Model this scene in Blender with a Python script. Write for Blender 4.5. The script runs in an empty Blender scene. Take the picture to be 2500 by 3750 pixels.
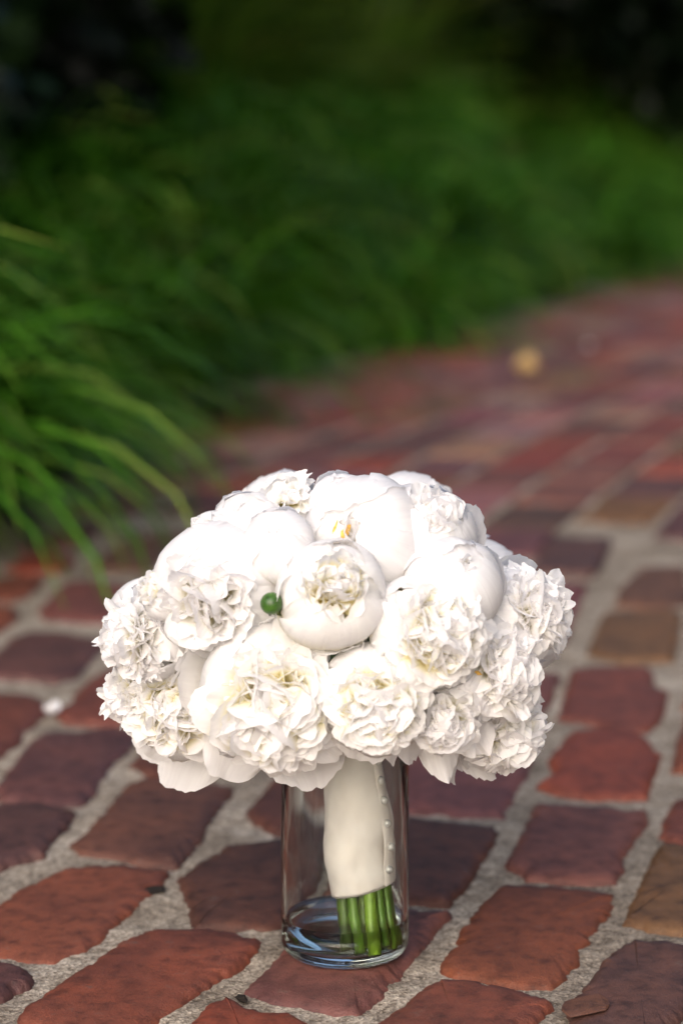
import bpy, bmesh, math, random
from mathutils import Vector, Matrix, noise as mnoise
# ------------------------------------------------------------------ camera
S = bpy.context.scene
COL = S.collection
F = 85 / 24 * 2500; CX, CY = 1250, 1875          # focal length and centre, in photograph pixels
H = 0.515; PITCH = math.radians(8.9)
cam = bpy.data.cameras.new('camera'); camo = bpy.data.objects.new('camera', cam); COL.objects.link(camo)
camo.location = (0, 0, H); camo.rotation_euler = (math.pi / 2 - PITCH, 0, 0)
cam.sensor_fit = 'HORIZONTAL'; cam.sensor_width = 24; cam.lens = 85
cam.clip_start = 0.05; cam.clip_end = 2000
cam.dof.use_dof = True; cam.dof.focus_distance = 1.445; cam.dof.aperture_fstop = 4.4
S.camera = camo
# ------------------------------------------------------------------ sky, sun, exposure
SUN_EL, SUN_AZ = math.radians(27), math.radians(196)   # azimuth: 0 = +Y, clockwise
w = bpy.data.worlds.new('World'); S.world = w; w.use_nodes = True
wn = w.node_tree.nodes; bg = wn['Background']
sky = wn.new('ShaderNodeTexSky'); sky.sky_type = 'NISHITA'; sky.sun_disc = False
sky.sun_elevation = SUN_EL; sky.sun_rotation = SUN_AZ; sky.dust_density = 3.0; sky.air_density = 1.0; sky.ozone_density = 1.2
w.node_tree.links.new(sky.outputs[0], bg.inputs[0]); bg.inputs[1].default_value = 0.115
sl = bpy.data.lights.new('sun', 'SUN'); sl.energy = 1.5; sl.angle = math.radians(75); sl.color = (1, 0.955, 0.935)
so = bpy.data.objects.new('sun', sl); COL.objects.link(so)
sd = Vector((math.sin(SUN_AZ) * math.cos(SUN_EL), math.cos(SUN_AZ) * math.cos(SUN_EL), math.sin(SUN_EL)))
so.rotation_euler = sd.to_track_quat('Z', 'Y').to_euler(); so.location = (0, -2, 6)
vs = S.view_settings; vs.view_transform = 'Standard'; vs.look = 'None'; vs.gamma = 1; vs.use_curve_mapping = False
vs.exposure = 1.03
S.render.engine = 'CYCLES'
cy = S.cycles; cy.max_bounces = 16; cy.diffuse_bounces = 10; cy.glossy_bounces = 6; cy.transmission_bounces = 14
cy.transparent_max_bounces = 12; cy.use_denoising = True; cy.caustics_refractive = True; cy.blur_glossy = 0.5
cy.sample_clamp_indirect = 8

# ------------------------------------------------------------------ helpers
def ray(sx, sy):
    a = (sx - CX) / F; b = (CY - sy) / F
    return Vector((a, math.cos(PITCH) + b * math.sin(PITCH), -math.sin(PITCH) + b * math.cos(PITCH)))
CAM = Vector((0, 0, H))
def ground(sx, sy, z=0.0):
    d = ray(sx, sy); t = (z - H) / d.z
    return CAM + d * t
K = 2500 / 1568                                    # most pixel measures below are in a 1568 wide view
def link(o, parent=None):
    COL.objects.link(o)
    if parent: o.parent = parent
    return o
def mesh_obj(name, verts, faces, mat, parent=None, smooth=True, attrs=None, loc=None):
    me = bpy.data.meshes.new(name); me.from_pydata(verts, [], faces); me.update()
    if smooth: me.polygons.foreach_set('use_smooth', [True] * len(me.polygons))
    for k, v in (attrs or {}).items():
        a = me.attributes.new(k, 'FLOAT', 'POINT'); a.data.foreach_set('value', v)
    me.materials.append(mat)
    o = link(bpy.data.objects.new(name, me), parent)
    if loc is not None: o.location = loc
    return o
def empty(name, loc, parent=None):
    o = bpy.data.objects.new(name, None); o.empty_display_size = 0.05; o.location = loc
    return link(o, parent)
def tag(o, label=None, cat=None, group=None, kind=None):
    for k, v in (('label', label), ('category', cat), ('group', group), ('kind', kind)):
        if v: o[k] = v
    return o
def nz(x, y=0.0, z=0.0): return mnoise.noise(Vector((x, y, z)))
def lerp(a, b, t): return a + (b - a) * t
def smooth01(a, b, x):
    t = min(1, max(0, (x - a) / (b - a))); return t * t * (3 - 2 * t)
def interp(pts, t):
    if t <= pts[0][0]:
        (a, b), (c, d) = pts[0], pts[1]
    elif t >= pts[-1][0]:
        (a, b), (c, d) = pts[-2], pts[-1]
    else:
        for (a, b), (c, d) in zip(pts, pts[1:]):
            if a <= t <= c: break
    return b + (d - b) * (t - a) / (c - a)
class MB:
    def __init__(s): s.v = []; s.f = []; s.a = {}
    def grid(s, pts, nu, nv, close_u=False, **at):
        b = len(s.v); s.v += pts
        for k, vals in at.items(): s.a.setdefault(k, []).extend(vals)
        for j in range(nv - 1):
            for i in range(nu if close_u else nu - 1):
                i2 = (i + 1) % nu
                s.f.append((b + j * nu + i, b + j * nu + i2, b + (j + 1) * nu + i2, b + (j + 1) * nu + i))
    def tube(s, path, rads, n=8, caps=True):
        b = len(s.v); up = Vector((0.31, 0.2, 0.93)); m = len(path)
        for k, p in enumerate(path):
            t = (path[min(k + 1, m - 1)] - path[max(k - 1, 0)]).normalized()
            x = t.cross(up)
            if x.length < 1e-4: x = t.cross(Vector((1, 0, 0)))
            x.normalize(); y = t.cross(x)
            for i in range(n):
                an = 2 * math.pi * i / n
                s.v.append(p + (x * math.cos(an) + y * math.sin(an)) * rads[k])
        for k in range(m - 1):
            for i in range(n):
                i2 = (i + 1) % n
                s.f.append((b + k * n + i, b + k * n + i2, b + (k + 1) * n + i2, b + (k + 1) * n + i))
        if caps:
            s.f.append(tuple(b + i for i in range(n))[::-1]); s.f.append(tuple(b + (m - 1) * n + i for i in range(n)))
    def lathe(s, prof, n=64):
        """closed profile [(r,z)...], r=0 ends become poles"""
        b = len(s.v); idx = []
        for r, z in prof:
            if r < 1e-7: idx.append([len(s.v)]); s.v.append(Vector((0, 0, z)))
            else:
                idx.append(list(range(len(s.v), len(s.v) + n)))
                s.v += [Vector((r * math.cos(2 * math.pi * i / n), r * math.sin(2 * math.pi * i / n), z)) for i in range(n)]
        for A, B in zip(idx, idx[1:]):
            for i in range(n):
                j = (i + 1) % n
                if len(A) == 1 and len(B) > 1: s.f.append((A[0], B[j], B[i]))
                elif len(B) == 1 and len(A) > 1: s.f.append((A[i], A[j], B[0]))
                elif len(A) > 1: s.f.append((A[i], A[j], B[j], B[i]))
    def build(s, name, mat, parent=None, smooth=True, loc=None):
        return mesh_obj(name, [tuple(p) for p in s.v], s.f, mat, parent, smooth, s.a, loc)

# ------------------------------------------------------------------ materials
def material(name):
    m = bpy.data.materials.new(name); m.use_nodes = True
    nt = m.node_tree; return m, nt, nt.nodes, nt.links, nt.nodes['Principled BSDF'], nt.nodes['Material Output']
def ramp(nodes, stops, interp_='LINEAR'):
    r = nodes.new('ShaderNodeValToRGB'); e = r.color_ramp.elements; r.color_ramp.interpolation = interp_
    while len(e) < len(stops): e.new(0.5)
    for x, (p, c) in zip(e, stops): x.position = p; x.color = (*c, 1) if len(c) == 3 else c
    return r
def noise_node(nodes, links, scale, detail=6, rough=0.6, coord=None, dist=0.0):
    n = nodes.new('ShaderNodeTexNoise'); n.inputs['Scale'].default_value = scale
    n.inputs['Detail'].default_value = detail; n.inputs['Roughness'].default_value = rough; n.inputs['Distortion'].default_value = dist
    if coord: links.new(coord, n.inputs['Vector'])
    return n
def mixrgb(nodes, links, fac, a, b, mode='MIX'):
    m = nodes.new('ShaderNodeMix'); m.data_type = 'RGBA'; m.blend_type = mode
    for sock, val in ((m.inputs[0], fac), (m.inputs[6], a), (m.inputs[7], b)):
        if isinstance(val, (int, float)): sock.default_value = val
        elif isinstance(val, tuple): sock.default_value = (*val, 1)
        else: links.new(val, sock)
    return m.outputs[2]

def mat_brick():
    m, nt, N, L, P, out = material('fired_clay')
    geo = N.new('ShaderNodeNewGeometry'); oi = N.new('ShaderNodeObjectInfo')
    big = noise_node(N, L, 14, 5, 0.55, geo.outputs['Position'], 0.4)
    mid = noise_node(N, L, 75, 8, 0.65, geo.outputs['Position'])
    fine = noise_node(N, L, 520, 4, 0.7, geo.outputs['Position'])
    r1 = ramp(N, [(0.3, (0.62, 0.6, 0.66)), (0.5, (1, 1, 1)), (0.72, (1.35, 1.22, 1.05))]); L.new(big.outputs[0], r1.inputs[0])
    c = mixrgb(N, L, 0.85, oi.outputs['Color'], r1.outputs[0], 'MULTIPLY')
    r2 = ramp(N, [(0.32, (0.45, 0.42, 0.42)), (0.5, (1, 1, 1)), (0.68, (1.3, 1.25, 1.2))]); L.new(mid.outputs[0], r2.inputs[0])
    c = mixrgb(N, L, 0.95, c, r2.outputs[0], 'MULTIPLY')
    # pale mineral bloom and specks of mortar dust
    r3 = ramp(N, [(0.6, (0, 0, 0)), (0.78, (1, 1, 1))]); L.new(mid.outputs[0], r3.inputs[0])
    c = mixrgb(N, L, r3.outputs[0], c, (0.115, 0.075, 0.06))
    r4 = ramp(N, [(0.60, (0, 0, 0)), (0.68, (1, 1, 1))]); L.new(fine.outputs[0], r4.inputs[0])
    sp = N.new('ShaderNodeMath'); sp.operation = 'MULTIPLY'; L.new(r4.outputs[0], sp.inputs[0]); sp.inputs[1].default_value = 0.55
    c = mixrgb(N, L, sp.outputs[0], c, (0.16, 0.10, 0.075))
    r5 = ramp(N, [(0.30, (1, 1, 1)), (0.38, (0, 0, 0))]); L.new(fine.outputs[0], r5.inputs[0])
    c = mixrgb(N, L, r5.outputs[0], c, (0.03, 0.014, 0.012))
    L.new(c, P.inputs['Base Color'])
    P.inputs['Roughness'].default_value = 0.6; P.inputs['Specular IOR Level'].default_value = 0.5
    b1 = N.new('ShaderNodeBump'); b1.inputs['Strength'].default_value = 0.28; b1.inputs['Distance'].default_value = 0.004
    L.new(mid.outputs[0], b1.inputs['Height'])
    b2 = N.new('ShaderNodeBump'); b2.inputs['Strength'].default_value = 0.7; b2.inputs['Distance'].default_value = 0.0016
    L.new(fine.outputs[0], b2.inputs['Height']); L.new(b1.outputs[0], b2.inputs['Normal']); L.new(b2.outputs[0], P.inputs['Normal'])
    return m
def mat_mortar():
    m, nt, N, L, P, out = material('sandy_mortar')
    geo = N.new('ShaderNodeNewGeometry')
    big = noise_node(N, L, 9, 4, 0.6, geo.outputs['Position'])
    mid = noise_node(N, L, 110, 7, 0.7, geo.outputs['Position'])
    gr = N.new('ShaderNodeTexVoronoi'); gr.inputs['Scale'].default_value = 480; L.new(geo.outputs['Position'], gr.inputs['Vector'])
    r1 = ramp(N, [(0.3, (0.20, 0.162, 0.128)), (0.55, (0.385, 0.325, 0.265)), (0.75, (0.54, 0.475, 0.405))]); L.new(big.outputs[0], r1.inputs[0])
    r2 = ramp(N, [(0.3, (0.42, 0.38, 0.34)), (0.5, (0.95, 0.95, 0.95)), (0.7, (1.35, 1.35, 1.35))]); L.new(mid.outputs[0], r2.inputs[0])
    c = mixrgb(N, L, 0.85, r1.outputs[0], r2.outputs[0], 'MULTIPLY')
    r3 = ramp(N, [(0.0, (0.3, 0.26, 0.22)), (0.5, (1.05, 1.05, 1.05)), (1.0, (1.9, 1.9, 1.85))]); L.new(gr.outputs['Color'], r3.inputs[0])
    c = mixrgb(N, L, 0.8, c, r3.outputs[0], 'MULTIPLY')
    L.new(c, P.inputs['Base Color']); P.inputs['Roughness'].default_value = 0.95; P.inputs['Specular IOR Level'].default_value = 0.15
    b1 = N.new('ShaderNodeBump'); b1.inputs['Strength'].default_value = 0.9; b1.inputs['Distance'].default_value = 0.005; L.new(mid.outputs[0], b1.inputs['Height'])
    b2 = N.new('ShaderNodeBump'); b2.inputs['Strength'].default_value = 0.6; b2.inputs['Distance'].default_value = 0.0015
    L.new(gr.outputs['Distance'], b2.inputs['Height']); L.new(b1.outputs[0], b2.inputs['Normal']); L.new(b2.outputs[0], P.inputs['Normal'])
    return m
def mat_soil():
    m, nt, N, L, P, out = material('leaf_mould')
    geo = N.new('ShaderNodeNewGeometry')
    n = noise_node(N, L, 22, 8, 0.7, geo.outputs['Position'])
    r = ramp(N, [(0.3, (0.006, 0.0045, 0.003)), (0.55, (0.018, 0.012, 0.008)), (0.75, (0.04, 0.025, 0.015))]); L.new(n.outputs[0], r.inputs[0])
    L.new(r.outputs[0], P.inputs['Base Color']); P.inputs['Roughness'].default_value = 1
    b = N.new('ShaderNodeBump'); b.inputs['Distance'].default_value = 0.02; L.new(n.outputs[0], b.inputs['Height']); L.new(b.outputs[0], P.inputs['Normal'])
    return m
def mat_petal(name, tip, mid, root):
    m, nt, N, L, P, out = material(name)
    av = N.new('ShaderNodeAttribute'); av.attribute_name = 'along'
    au = N.new('ShaderNodeAttribute'); au.attribute_name = 'across'
    as_ = N.new('ShaderNodeAttribute'); as_.attribute_name = 'seed'
    cmb = N.new('ShaderNodeCombineXYZ')
    for sck, a, k in ((0, au, 16.0), (1, av, 1.6), (2, as_, 31.0)):
        mu = N.new('ShaderNodeMath'); mu.operation = 'MULTIPLY'; mu.inputs[1].default_value = k
        L.new(a.outputs['Fac'], mu.inputs[0]); L.new(mu.outputs[0], cmb.inputs[sck])
    vein = noise_node(N, L, 1.0, 4, 0.6, cmb.outputs[0], 0.5)
    r = ramp(N, [(0.15, root), (0.55, mid), (0.84, tip), (1.0, tip)]); L.new(av.outputs['Fac'], r.inputs[0])
    rv = ramp(N, [(0.3, (0.93, 0.92, 0.93)), (0.6, (1, 1, 1))]); L.new(vein.outputs[0], rv.inputs[0])
    c = mixrgb(N, L, 0.8, r.outputs[0], rv.outputs[0], 'MULTIPLY')
    L.new(c, P.inputs['Base Color']); P.inputs['Roughness'].default_value = 0.5; P.inputs['Specular IOR Level'].default_value = 0.25
    b = N.new('ShaderNodeBump'); b.inputs['Strength'].default_value = 0.35; b.inputs['Distance'].default_value = 0.0012
    L.new(vein.outputs[0], b.inputs['Height']); L.new(b.outputs[0], P.inputs['Normal'])
    tr = N.new('ShaderNodeBsdfTranslucent'); L.new(c, tr.inputs['Color']); L.new(b.outputs[0], tr.inputs['Normal'])
    mx = N.new('ShaderNodeMixShader'); mx.inputs[0].default_value = 0.46
    L.new(P.outputs[0], mx.inputs[1]); L.new(tr.outputs[0], mx.inputs[2]); L.new(mx.outputs[0], out.inputs[0])
    return m
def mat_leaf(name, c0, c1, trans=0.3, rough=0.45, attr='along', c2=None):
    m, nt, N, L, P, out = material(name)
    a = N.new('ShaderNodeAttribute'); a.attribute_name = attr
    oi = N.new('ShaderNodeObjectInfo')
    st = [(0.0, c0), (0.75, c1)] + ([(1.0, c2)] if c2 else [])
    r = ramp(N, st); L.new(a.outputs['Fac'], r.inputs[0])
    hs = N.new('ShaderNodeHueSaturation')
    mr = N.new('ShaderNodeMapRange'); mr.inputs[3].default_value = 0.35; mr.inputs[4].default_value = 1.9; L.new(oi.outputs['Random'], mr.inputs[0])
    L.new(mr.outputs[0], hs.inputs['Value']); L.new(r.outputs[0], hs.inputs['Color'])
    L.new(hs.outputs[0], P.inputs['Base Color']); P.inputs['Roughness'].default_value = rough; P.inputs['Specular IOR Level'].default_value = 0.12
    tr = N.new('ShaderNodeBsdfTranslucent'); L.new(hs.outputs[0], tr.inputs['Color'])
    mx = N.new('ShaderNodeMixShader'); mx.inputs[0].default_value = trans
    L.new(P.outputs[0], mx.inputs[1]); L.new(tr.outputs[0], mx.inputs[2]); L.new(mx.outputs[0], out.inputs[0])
    return m
def mat_plain(name, col, rough=0.6, spec=0.4, nscale=60, namp=0.35, bump=0.0):
    m, nt, N, L, P, out = material(name)
    tc = N.new('ShaderNodeTexCoord'); n = noise_node(N, L, nscale, 5, 0.6, tc.outputs['Object'])
    r = ramp(N, [(0.3, tuple(x * (1 - namp) for x in col)), (0.7, tuple(min(1, x * (1 + namp)) for x in col))]); L.new(n.outputs[0], r.inputs[0])
    L.new(r.outputs[0], P.inputs['Base Color']); P.inputs['Roughness'].default_value = rough; P.inputs['Specular IOR Level'].default_value = spec
    if bump:
        b = N.new('ShaderNodeBump'); b.inputs['Distance'].default_value = bump; L.new(n.outputs[0], b.inputs['Height']); L.new(b.outputs[0], P.inputs['Normal'])
    return m
def mat_glass(name, col, ior, rough=0.0):
    m, nt, N, L, P, out = material(name)
    N.remove(P); g = N.new('ShaderNodeBsdfGlass'); g.inputs['Color'].default_value = (*col, 1); g.inputs['IOR'].default_value = ior
    g.inputs['Roughness'].default_value = rough; L.new(g.outputs[0], out.inputs[0])
    return m
M_BRICK, M_MORTAR, M_SOIL = mat_brick(), mat_mortar(), mat_soil()
M_WHITE = mat_petal('white_petal', (0.94, 0.933, 0.94), (0.945, 0.93, 0.85), (0.86, 0.77, 0.30))
M_CREAM = mat_petal('cream_petal', (0.94, 0.933, 0.935), (0.94, 0.88, 0.52), (0.80, 0.66, 0.07))
M_GRASS = mat_leaf('grass_blade', (0.002, 0.008, 0.001), (0.066, 0.205, 0.013), 0.34, 0.40, c2=(0.24, 0.32, 0.055))  # dark older bases; shade low down and tip highlights also put into the colour
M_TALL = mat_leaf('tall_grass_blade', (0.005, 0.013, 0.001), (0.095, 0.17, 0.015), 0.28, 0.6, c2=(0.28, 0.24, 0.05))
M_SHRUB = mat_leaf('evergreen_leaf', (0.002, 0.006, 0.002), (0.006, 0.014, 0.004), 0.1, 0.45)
M_BARK = mat_plain('bark', (0.05, 0.035, 0.025), 0.9, 0.2, 40, 0.5, 0.01)
M_STEM = mat_plain('green_stem', (0.085, 0.19, 0.016), 0.4, 0.4, 90, 0.35)
def vary_stem(m):
    nt = m.node_tree; N, L = nt.nodes, nt.links; P = N['Principled BSDF']; src = P.inputs['Base Color'].links[0].from_socket
    oi = N.new('ShaderNodeObjectInfo'); r = ramp(N, [(0.0, (0.5, 0.42, 0.35)), (0.35, (0.8, 0.8, 0.8)), (0.7, (1.1, 1.05, 1.0)), (1.0, (1.9, 1.5, 1.3))]); L.new(oi.outputs['Random'], r.inputs[0])
    L.new(mixrgb(N, L, 1.0, src, r.outputs[0], 'MULTIPLY'), P.inputs['Base Color'])
vary_stem(M_STEM)
M_LEAF = mat_plain('peony_leaf', (0.02, 0.06, 0.012), 0.4, 0.4, 60, 0.4)
M_BUD = mat_plain('green_bud', (0.036, 0.092, 0.012), 0.36, 0.45, 220, 0.6)
M_SEPAL = mat_plain('bud_sepal', (0.035, 0.06, 0.014), 0.5, 0.4, 150, 0.6)
M_PEARL = mat_plain('pearl', (0.58, 0.56, 0.54), 0.15, 0.9, 20, 0.05)
M_PEARL.node_tree.nodes['Principled BSDF'].inputs['Coat Weight'].default_value = 0.6
M_GLASS = mat_glass('clear_glass', (0.98, 0.994, 0.988), 1.5)
M_WATER = mat_glass('water', (0.985, 0.995, 0.995), 1.33)
M_DRY = mat_plain('dry_leaf', (0.50, 0.34, 0.15), 0.7, 0.3, 50, 0.3)
M_HUSK_GAP = mat_plain('dark_husk_and_gap', (0.02, 0.014, 0.01), 0.8, 0.3, 200, 0.4)
def mat_satin():
    m, nt, N, L, P, out = material('ivory_satin')
    tc = N.new('ShaderNodeTexCoord'); n = noise_node(N, L, 45, 3, 0.5, tc.outputs['Object'])
    r = ramp(N, [(0.3, (0.70, 0.63, 0.57)), (0.7, (0.80, 0.745, 0.70))]); L.new(n.outputs[0], r.inputs[0]); L.new(r.outputs[0], P.inputs['Base Color'])
    P.inputs['Roughness'].default_value = 0.3; P.inputs['Specular IOR Level'].default_value = 0.5
    P.inputs['Sheen Weight'].default_value = 0.3
    wv = N.new('ShaderNodeTexWave'); wv.inputs['Scale'].default_value = 900; L.new(tc.outputs['Object'], wv.inputs['Vector'])
    b = N.new('ShaderNodeBump'); b.inputs['Strength'].default_value = 0.12; b.inputs['Distance'].default_value = 0.0003
    L.new(wv.outputs['Fac'], b.inputs['Height']); L.new(b.outputs[0], P.inputs['Normal'])
    return m
M_SATIN = mat_satin()

# ------------------------------------------------------------------ ground and brick path
edge_px = [(80, 2070), (400, 1900), (717, 1674), (1036, 1435), (1400, 1350), (1754, 1260), (2230, 1090), (2500, 970)]
EDGE = sorted((ground(*p).y, ground(*p).x) for p in edge_px)
EDGE = [(1.0, EDGE[0][1] - 0.24)] + EDGE + [(11.2, 1.9), (11.8, 2.7), (12.3, 4.2), (12.6, 7.0)]
def edge_x(y): return interp(EDGE, y)
def bank_off(x, y):
    dx = (edge_x(y + .05) - edge_x(y - .05)) / .1; return (edge_x(y) - x) / math.hypot(1, dx)
def bank_h(x, y): return 0.40 * min(2.8, max(0, bank_off(x, y) - 0.32))
xs = [-400, -60, -12, -3] + [-2.5 + 0.25 * i for i in range(25)] + [6, 12, 60, 400]
ys = [-400, -40, -6, 0] + [0.5 + 0.25 * i for i in range(56)] + [18, 25, 60, 400]
mb = MB(); mb.grid([Vector((x, y, -0.035 + (bank_h(x, y) if -12 <= x and 0 <= y <= 25 else 0))) for y in ys for x in xs], len(xs), len(ys))
tag(mb.build('ground', M_SOIL), 'dark bare soil under the grass bank', 'ground', kind='structure')

random.seed(11)
ss = [0.012 * i for i in range(92)] + [1.12 + 0.1 * i for i in range(14)]
ys = [0.6, 0.8, 1.0, 1.15] + [1.25 + 0.012 * i for i in range(100)] + [2.46 + 0.04 * i for i in range(40)] + [4.1 + 0.15 * i for i in range(50)]
def mortar_z(x, y):
    return -0.004 + 0.0028 * nz(x * 28, y * 28, 3) + 0.0020 * nz(x * 75, y * 75, 9) + 0.0008 * nz(x * 190, y * 190, 5)
mb = MB(); pts = []
for y in ys:
    x0 = edge_x(y) - 0.22
    for s_ in ss:
        x = x0 + s_; pts.append(Vector((x, y, mortar_z(x, y) if s_ > 0 else -0.06)))
mb.grid(pts, len(ss), len(ys))
path = tag(mb.build('brick_path', M_MORTAR), 'old red brick path with wide sandy mortar joints', 'path', kind='structure')

TILES = {'A': (0, 2700, 1.2544), 'B': (1250, 2500, 1.2544), 'L': (0, 1800, 2.1386), 'U': (1500, 1800, 1.568)}
RED, ORANGE, PURPLE, DARK, BROWN, TAN, MAUVE = ((0.165, 0.045, 0.027), (0.205, 0.049, 0.026), (0.105, 0.041, 0.034), (0.092, 0.032, 0.022),
                                          (0.140, 0.057, 0.032), (0.155, 0.073, 0.030), (0.155, 0.056, 0.046))
BRICKS = '''RED A 95,1275 200,1190 400,1060 560,950 700,892 950,888 1190,922 1165,965 1080,1040 940,1140 780,1250 690,1310 600,1370 300,1400 150,1310
ORANGE A -60,800 90,690 330,590 560,590 765,612 720,680 620,760 500,860 390,965 250,1015 100,1005 -60,975 -160,930
PURPLE A 330,490 450,370 600,205 700,180 900,190 1065,225 1000,320 950,400 870,520 810,582 700,575 380,525
DARK A 830,645 920,570 1050,490 1280,462 1480,475 1430,640 1330,800 1280,860 1200,875 1000,860 905,860 880,770
PURPLE A -150,1030 0,1030 130,1075 125,1130 60,1150 20,1180 -100,1260 -200,1250
MAUVE A 1130,1150 1200,1090 1280,1000 1420,870 1480,800 1700,790 2058,809 1998,859 1938,949 1860,1040 1808,1089 1748,1169 1628,1254 1400,1222 1290,1208
DARK B 150,585 300,615 500,640 700,655 715,690 640,800 560,920 480,1010 300,1000 0,990 -90,980 0,800 80,690
MAUVE B 200,560 280,400 380,280 500,230 860,250 870,350 845,430 790,500 745,605 500,598 300,575
ORANGE B 455,1290 530,1190 550,1120 620,1050 680,960 760,915 1000,930 1255,965 1250,1010 1180,1080 1160,1130 1100,1200 1080,1260 1020,1340 960,1385 760,1375 640,1350 520,1335
MAUVE B 765,830 860,640 900,550 1000,560 1390,590 1395,640 1330,710 1280,800 1290,850 1250,905 1100,910 860,890
ORANGE B 915,470 990,400 960,350 1060,230 1200,215 1370,240 1455,330 1420,420 1390,520 1200,530 1000,500
RED U 870,1290 900,1180 940,1030 1060,1010 1370,1010 1390,1120 1470,1150 1440,1280 1360,1350 1250,1370 1000,1310
TAN U 1030,930 1080,800 1130,700 1300,690 1550,690 1530,850 1500,960 1200,965
BROWN U 1190,650 1220,560 1330,440 1568,430 1600,640 1400,665
PURPLE U 690,460 760,330 830,250 1150,270 1100,400 1050,470 1000,480
MAUVE U 560,860 640,640 700,510 1010,530 960,660 900,800 860,880
TAN B 1310,1090 1370,960 1440,800 1470,750 1700,770 1700,1130 1568,1140 1420,1120
RED B 1470,700 1490,620 1540,540 1700,520 1800,560 1700,740 1540,730
PURPLE B 1050,1490 1120,1400 1250,1240 1340,1180 1450,1190 1600,1215 1680,1260 1560,1500 1400,1650 1060,1600
RED B 170,1570 330,1460 350,1430 440,1370 560,1375 800,1420 955,1475 900,1540 850,1568 700,1740 400,1760 60,1670
ORANGE A 890,1310 960,1230 1040,1200 1120,1245 1200,1265 1330,1265 1390,1310 1470,1340 1400,1430 1250,1500 800,1480 760,1440
ORANGE L -100,820 -50,700 150,640 330,660 270,720 180,810 60,830
ORANGE L 60,600 200,520 400,480 540,540 450,610 200,620
MAUVE L 150,440 300,380 560,260 750,270 680,350 560,430 400,440
RED L -80,920 60,910 110,950 60,1010 -60,1080 -140,1060
BROWN L 740,590 860,470 1000,370 1250,330 1450,290 1300,420 1200,560 1120,610 900,600
MAUVE L 350,910 500,760 580,710 760,720 1080,760 1100,850 1000,1000 780,1010 500,990 390,980
PURPLE L -150,1380 0,1290 120,1150 230,1105 500,1110 740,1160 780,1200 640,1350 560,1430 430,1470 200,1450 -100,1430
RED L 480,1720 600,1680 650,1560 800,1440 920,1390 1200,1380 1300,1420 1150,1650 1000,1790 800,1810 560,1780
PURPLE L 30,2270 150,2120 260,1960 380,1880 600,1870 900,1840 1060,1860 1000,1960 860,2080 780,2200 700,2352 600,2420 400,2430 60,2380
DARK L 1080,2140 1190,1990 1400,1900 1700,1950 1500,2250 1300,2240
RED L -100,1600 0,1580 200,1590 330,1640 350,1680 250,1770 170,1850 60,1980 -100,2080 -180,2000
PURPLE A -100,330 0,310 190,310 340,345 280,410 230,460 190,530 80,560 -60,600 -150,600
DARK A 1140,345 1250,210 1400,60 1750,40 1700,200 1610,340 1500,440 1290,440 1220,400'''
def area2(P): return sum(a[0] * b[1] - b[0] * a[1] for a, b in zip(P, P[1:] + P[:1]))
def inside(x, y, P):
    r = False
    for (x1, y1), (x2, y2) in zip(P, P[1:] + P[:1]):
        if (y1 > y) != (y2 > y) and x < (x2 - x1) * (y - y1) / (y2 - y1) + x1: r = not r
    return r
def resample(P, n):
    """split the long edges, keep the corners"""
    tot = sum(math.hypot(b[0] - a[0], b[1] - a[1]) for a, b in zip(P, P[1:] + P[:1])); out = []
    for a, b in zip(P, P[1:] + P[:1]):
        k = max(1, round(n * math.hypot(b[0] - a[0], b[1] - a[1]) / tot))
        out += [(lerp(a[0], b[0], i / k), lerp(a[1], b[1], i / k)) for i in range(k)]
    return out
def brick_geo(P, n, sd, rough=0.0034, grow=0.0016):
    """outline on the ground -> weathered brick: worn arris, dished top"""
    if area2(P) < 0: P = P[::-1]
    Q = resample(P, n)
    n = len(Q)
    nrm = []
    for i in range(n):
        a, b = Q[i - 1], Q[(i + 1) % n]; tx, ty = b[0] - a[0], b[1] - a[1]; l = math.hypot(tx, ty) or 1
        nrm.append((ty / l, -tx / l))
    Q = [(q[0] + nn[0] * grow, q[1] + nn[1] * grow) for q, nn in zip(Q, nrm)]
    def wob(x, y): return rough * (.55 * nz(x * 55, y * 55, sd) + .45 * nz(x * 150, y * 150, sd + 3) + .38 * nz(x * 380, y * 380, sd + 5))
    Q = [(q[0] + nn[0] * wob(*q), q[1] + nn[1] * wob(*q)) for q, nn in zip(Q, nrm)]
    cx = sum(q[0] for q in Q) / n; cyy = sum(q[1] for q in Q) / n
    r = random.Random(sd); tx, ty, tz = r.uniform(-.015, .015), r.uniform(-.012, .012), r.uniform(-.001, .0022)
    V, Fc = [], []
    for ins, z, pull in ((-0.0015, -0.03, 0), (-0.0008, -0.0065, 0), (0.0012, -0.0022, 0), (0.0042, 0.0, 0), (0.0042, 0.0012, .14), (0.0042, 0.0016, .45)):
        for (qx, qy), nn in zip(Q, nrm):
            chip = (max(0, nz(qx * 45, qy * 45, sd + 7) - 0.12) * 0.007 + max(0, nz(qx * 140, qy * 140, sd + 9) - .1) * .004) if 0 < ins < 0.008 and pull == 0 else 0
            x, y = qx - nn[0] * (ins + chip * .6), qy - nn[1] * (ins + chip * .6)
            x, y = lerp(x, cx, pull), lerp(y, cyy, pull)
            zz = z + (.0006 * nz(x * 120, y * 120, sd + 2) * (1 if pull == 0 else 0) + tx * (x - cx) + ty * (y - cyy) + tz - chip * 0.3 + (0.0006 * nz(x * 22, y * 22, sd)) if z > -0.02 else 0)
            V.append((x - cx, y - cyy, zz))
    m = 6
    for j in range(m - 1):
        for i in range(n):
            i2 = (i + 1) % n; Fc.append((j * n + i, j * n + i2, (j + 1) * n + i2, (j + 1) * n + i))
    V.append((0, 0, 0.0018 + tz)); c = len(V) - 1
    for i in range(n): Fc.append(((m - 1) * n + i, (m - 1) * n + (i + 1) % n, c))
    return V, Fc, (cx, cyy)
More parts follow.
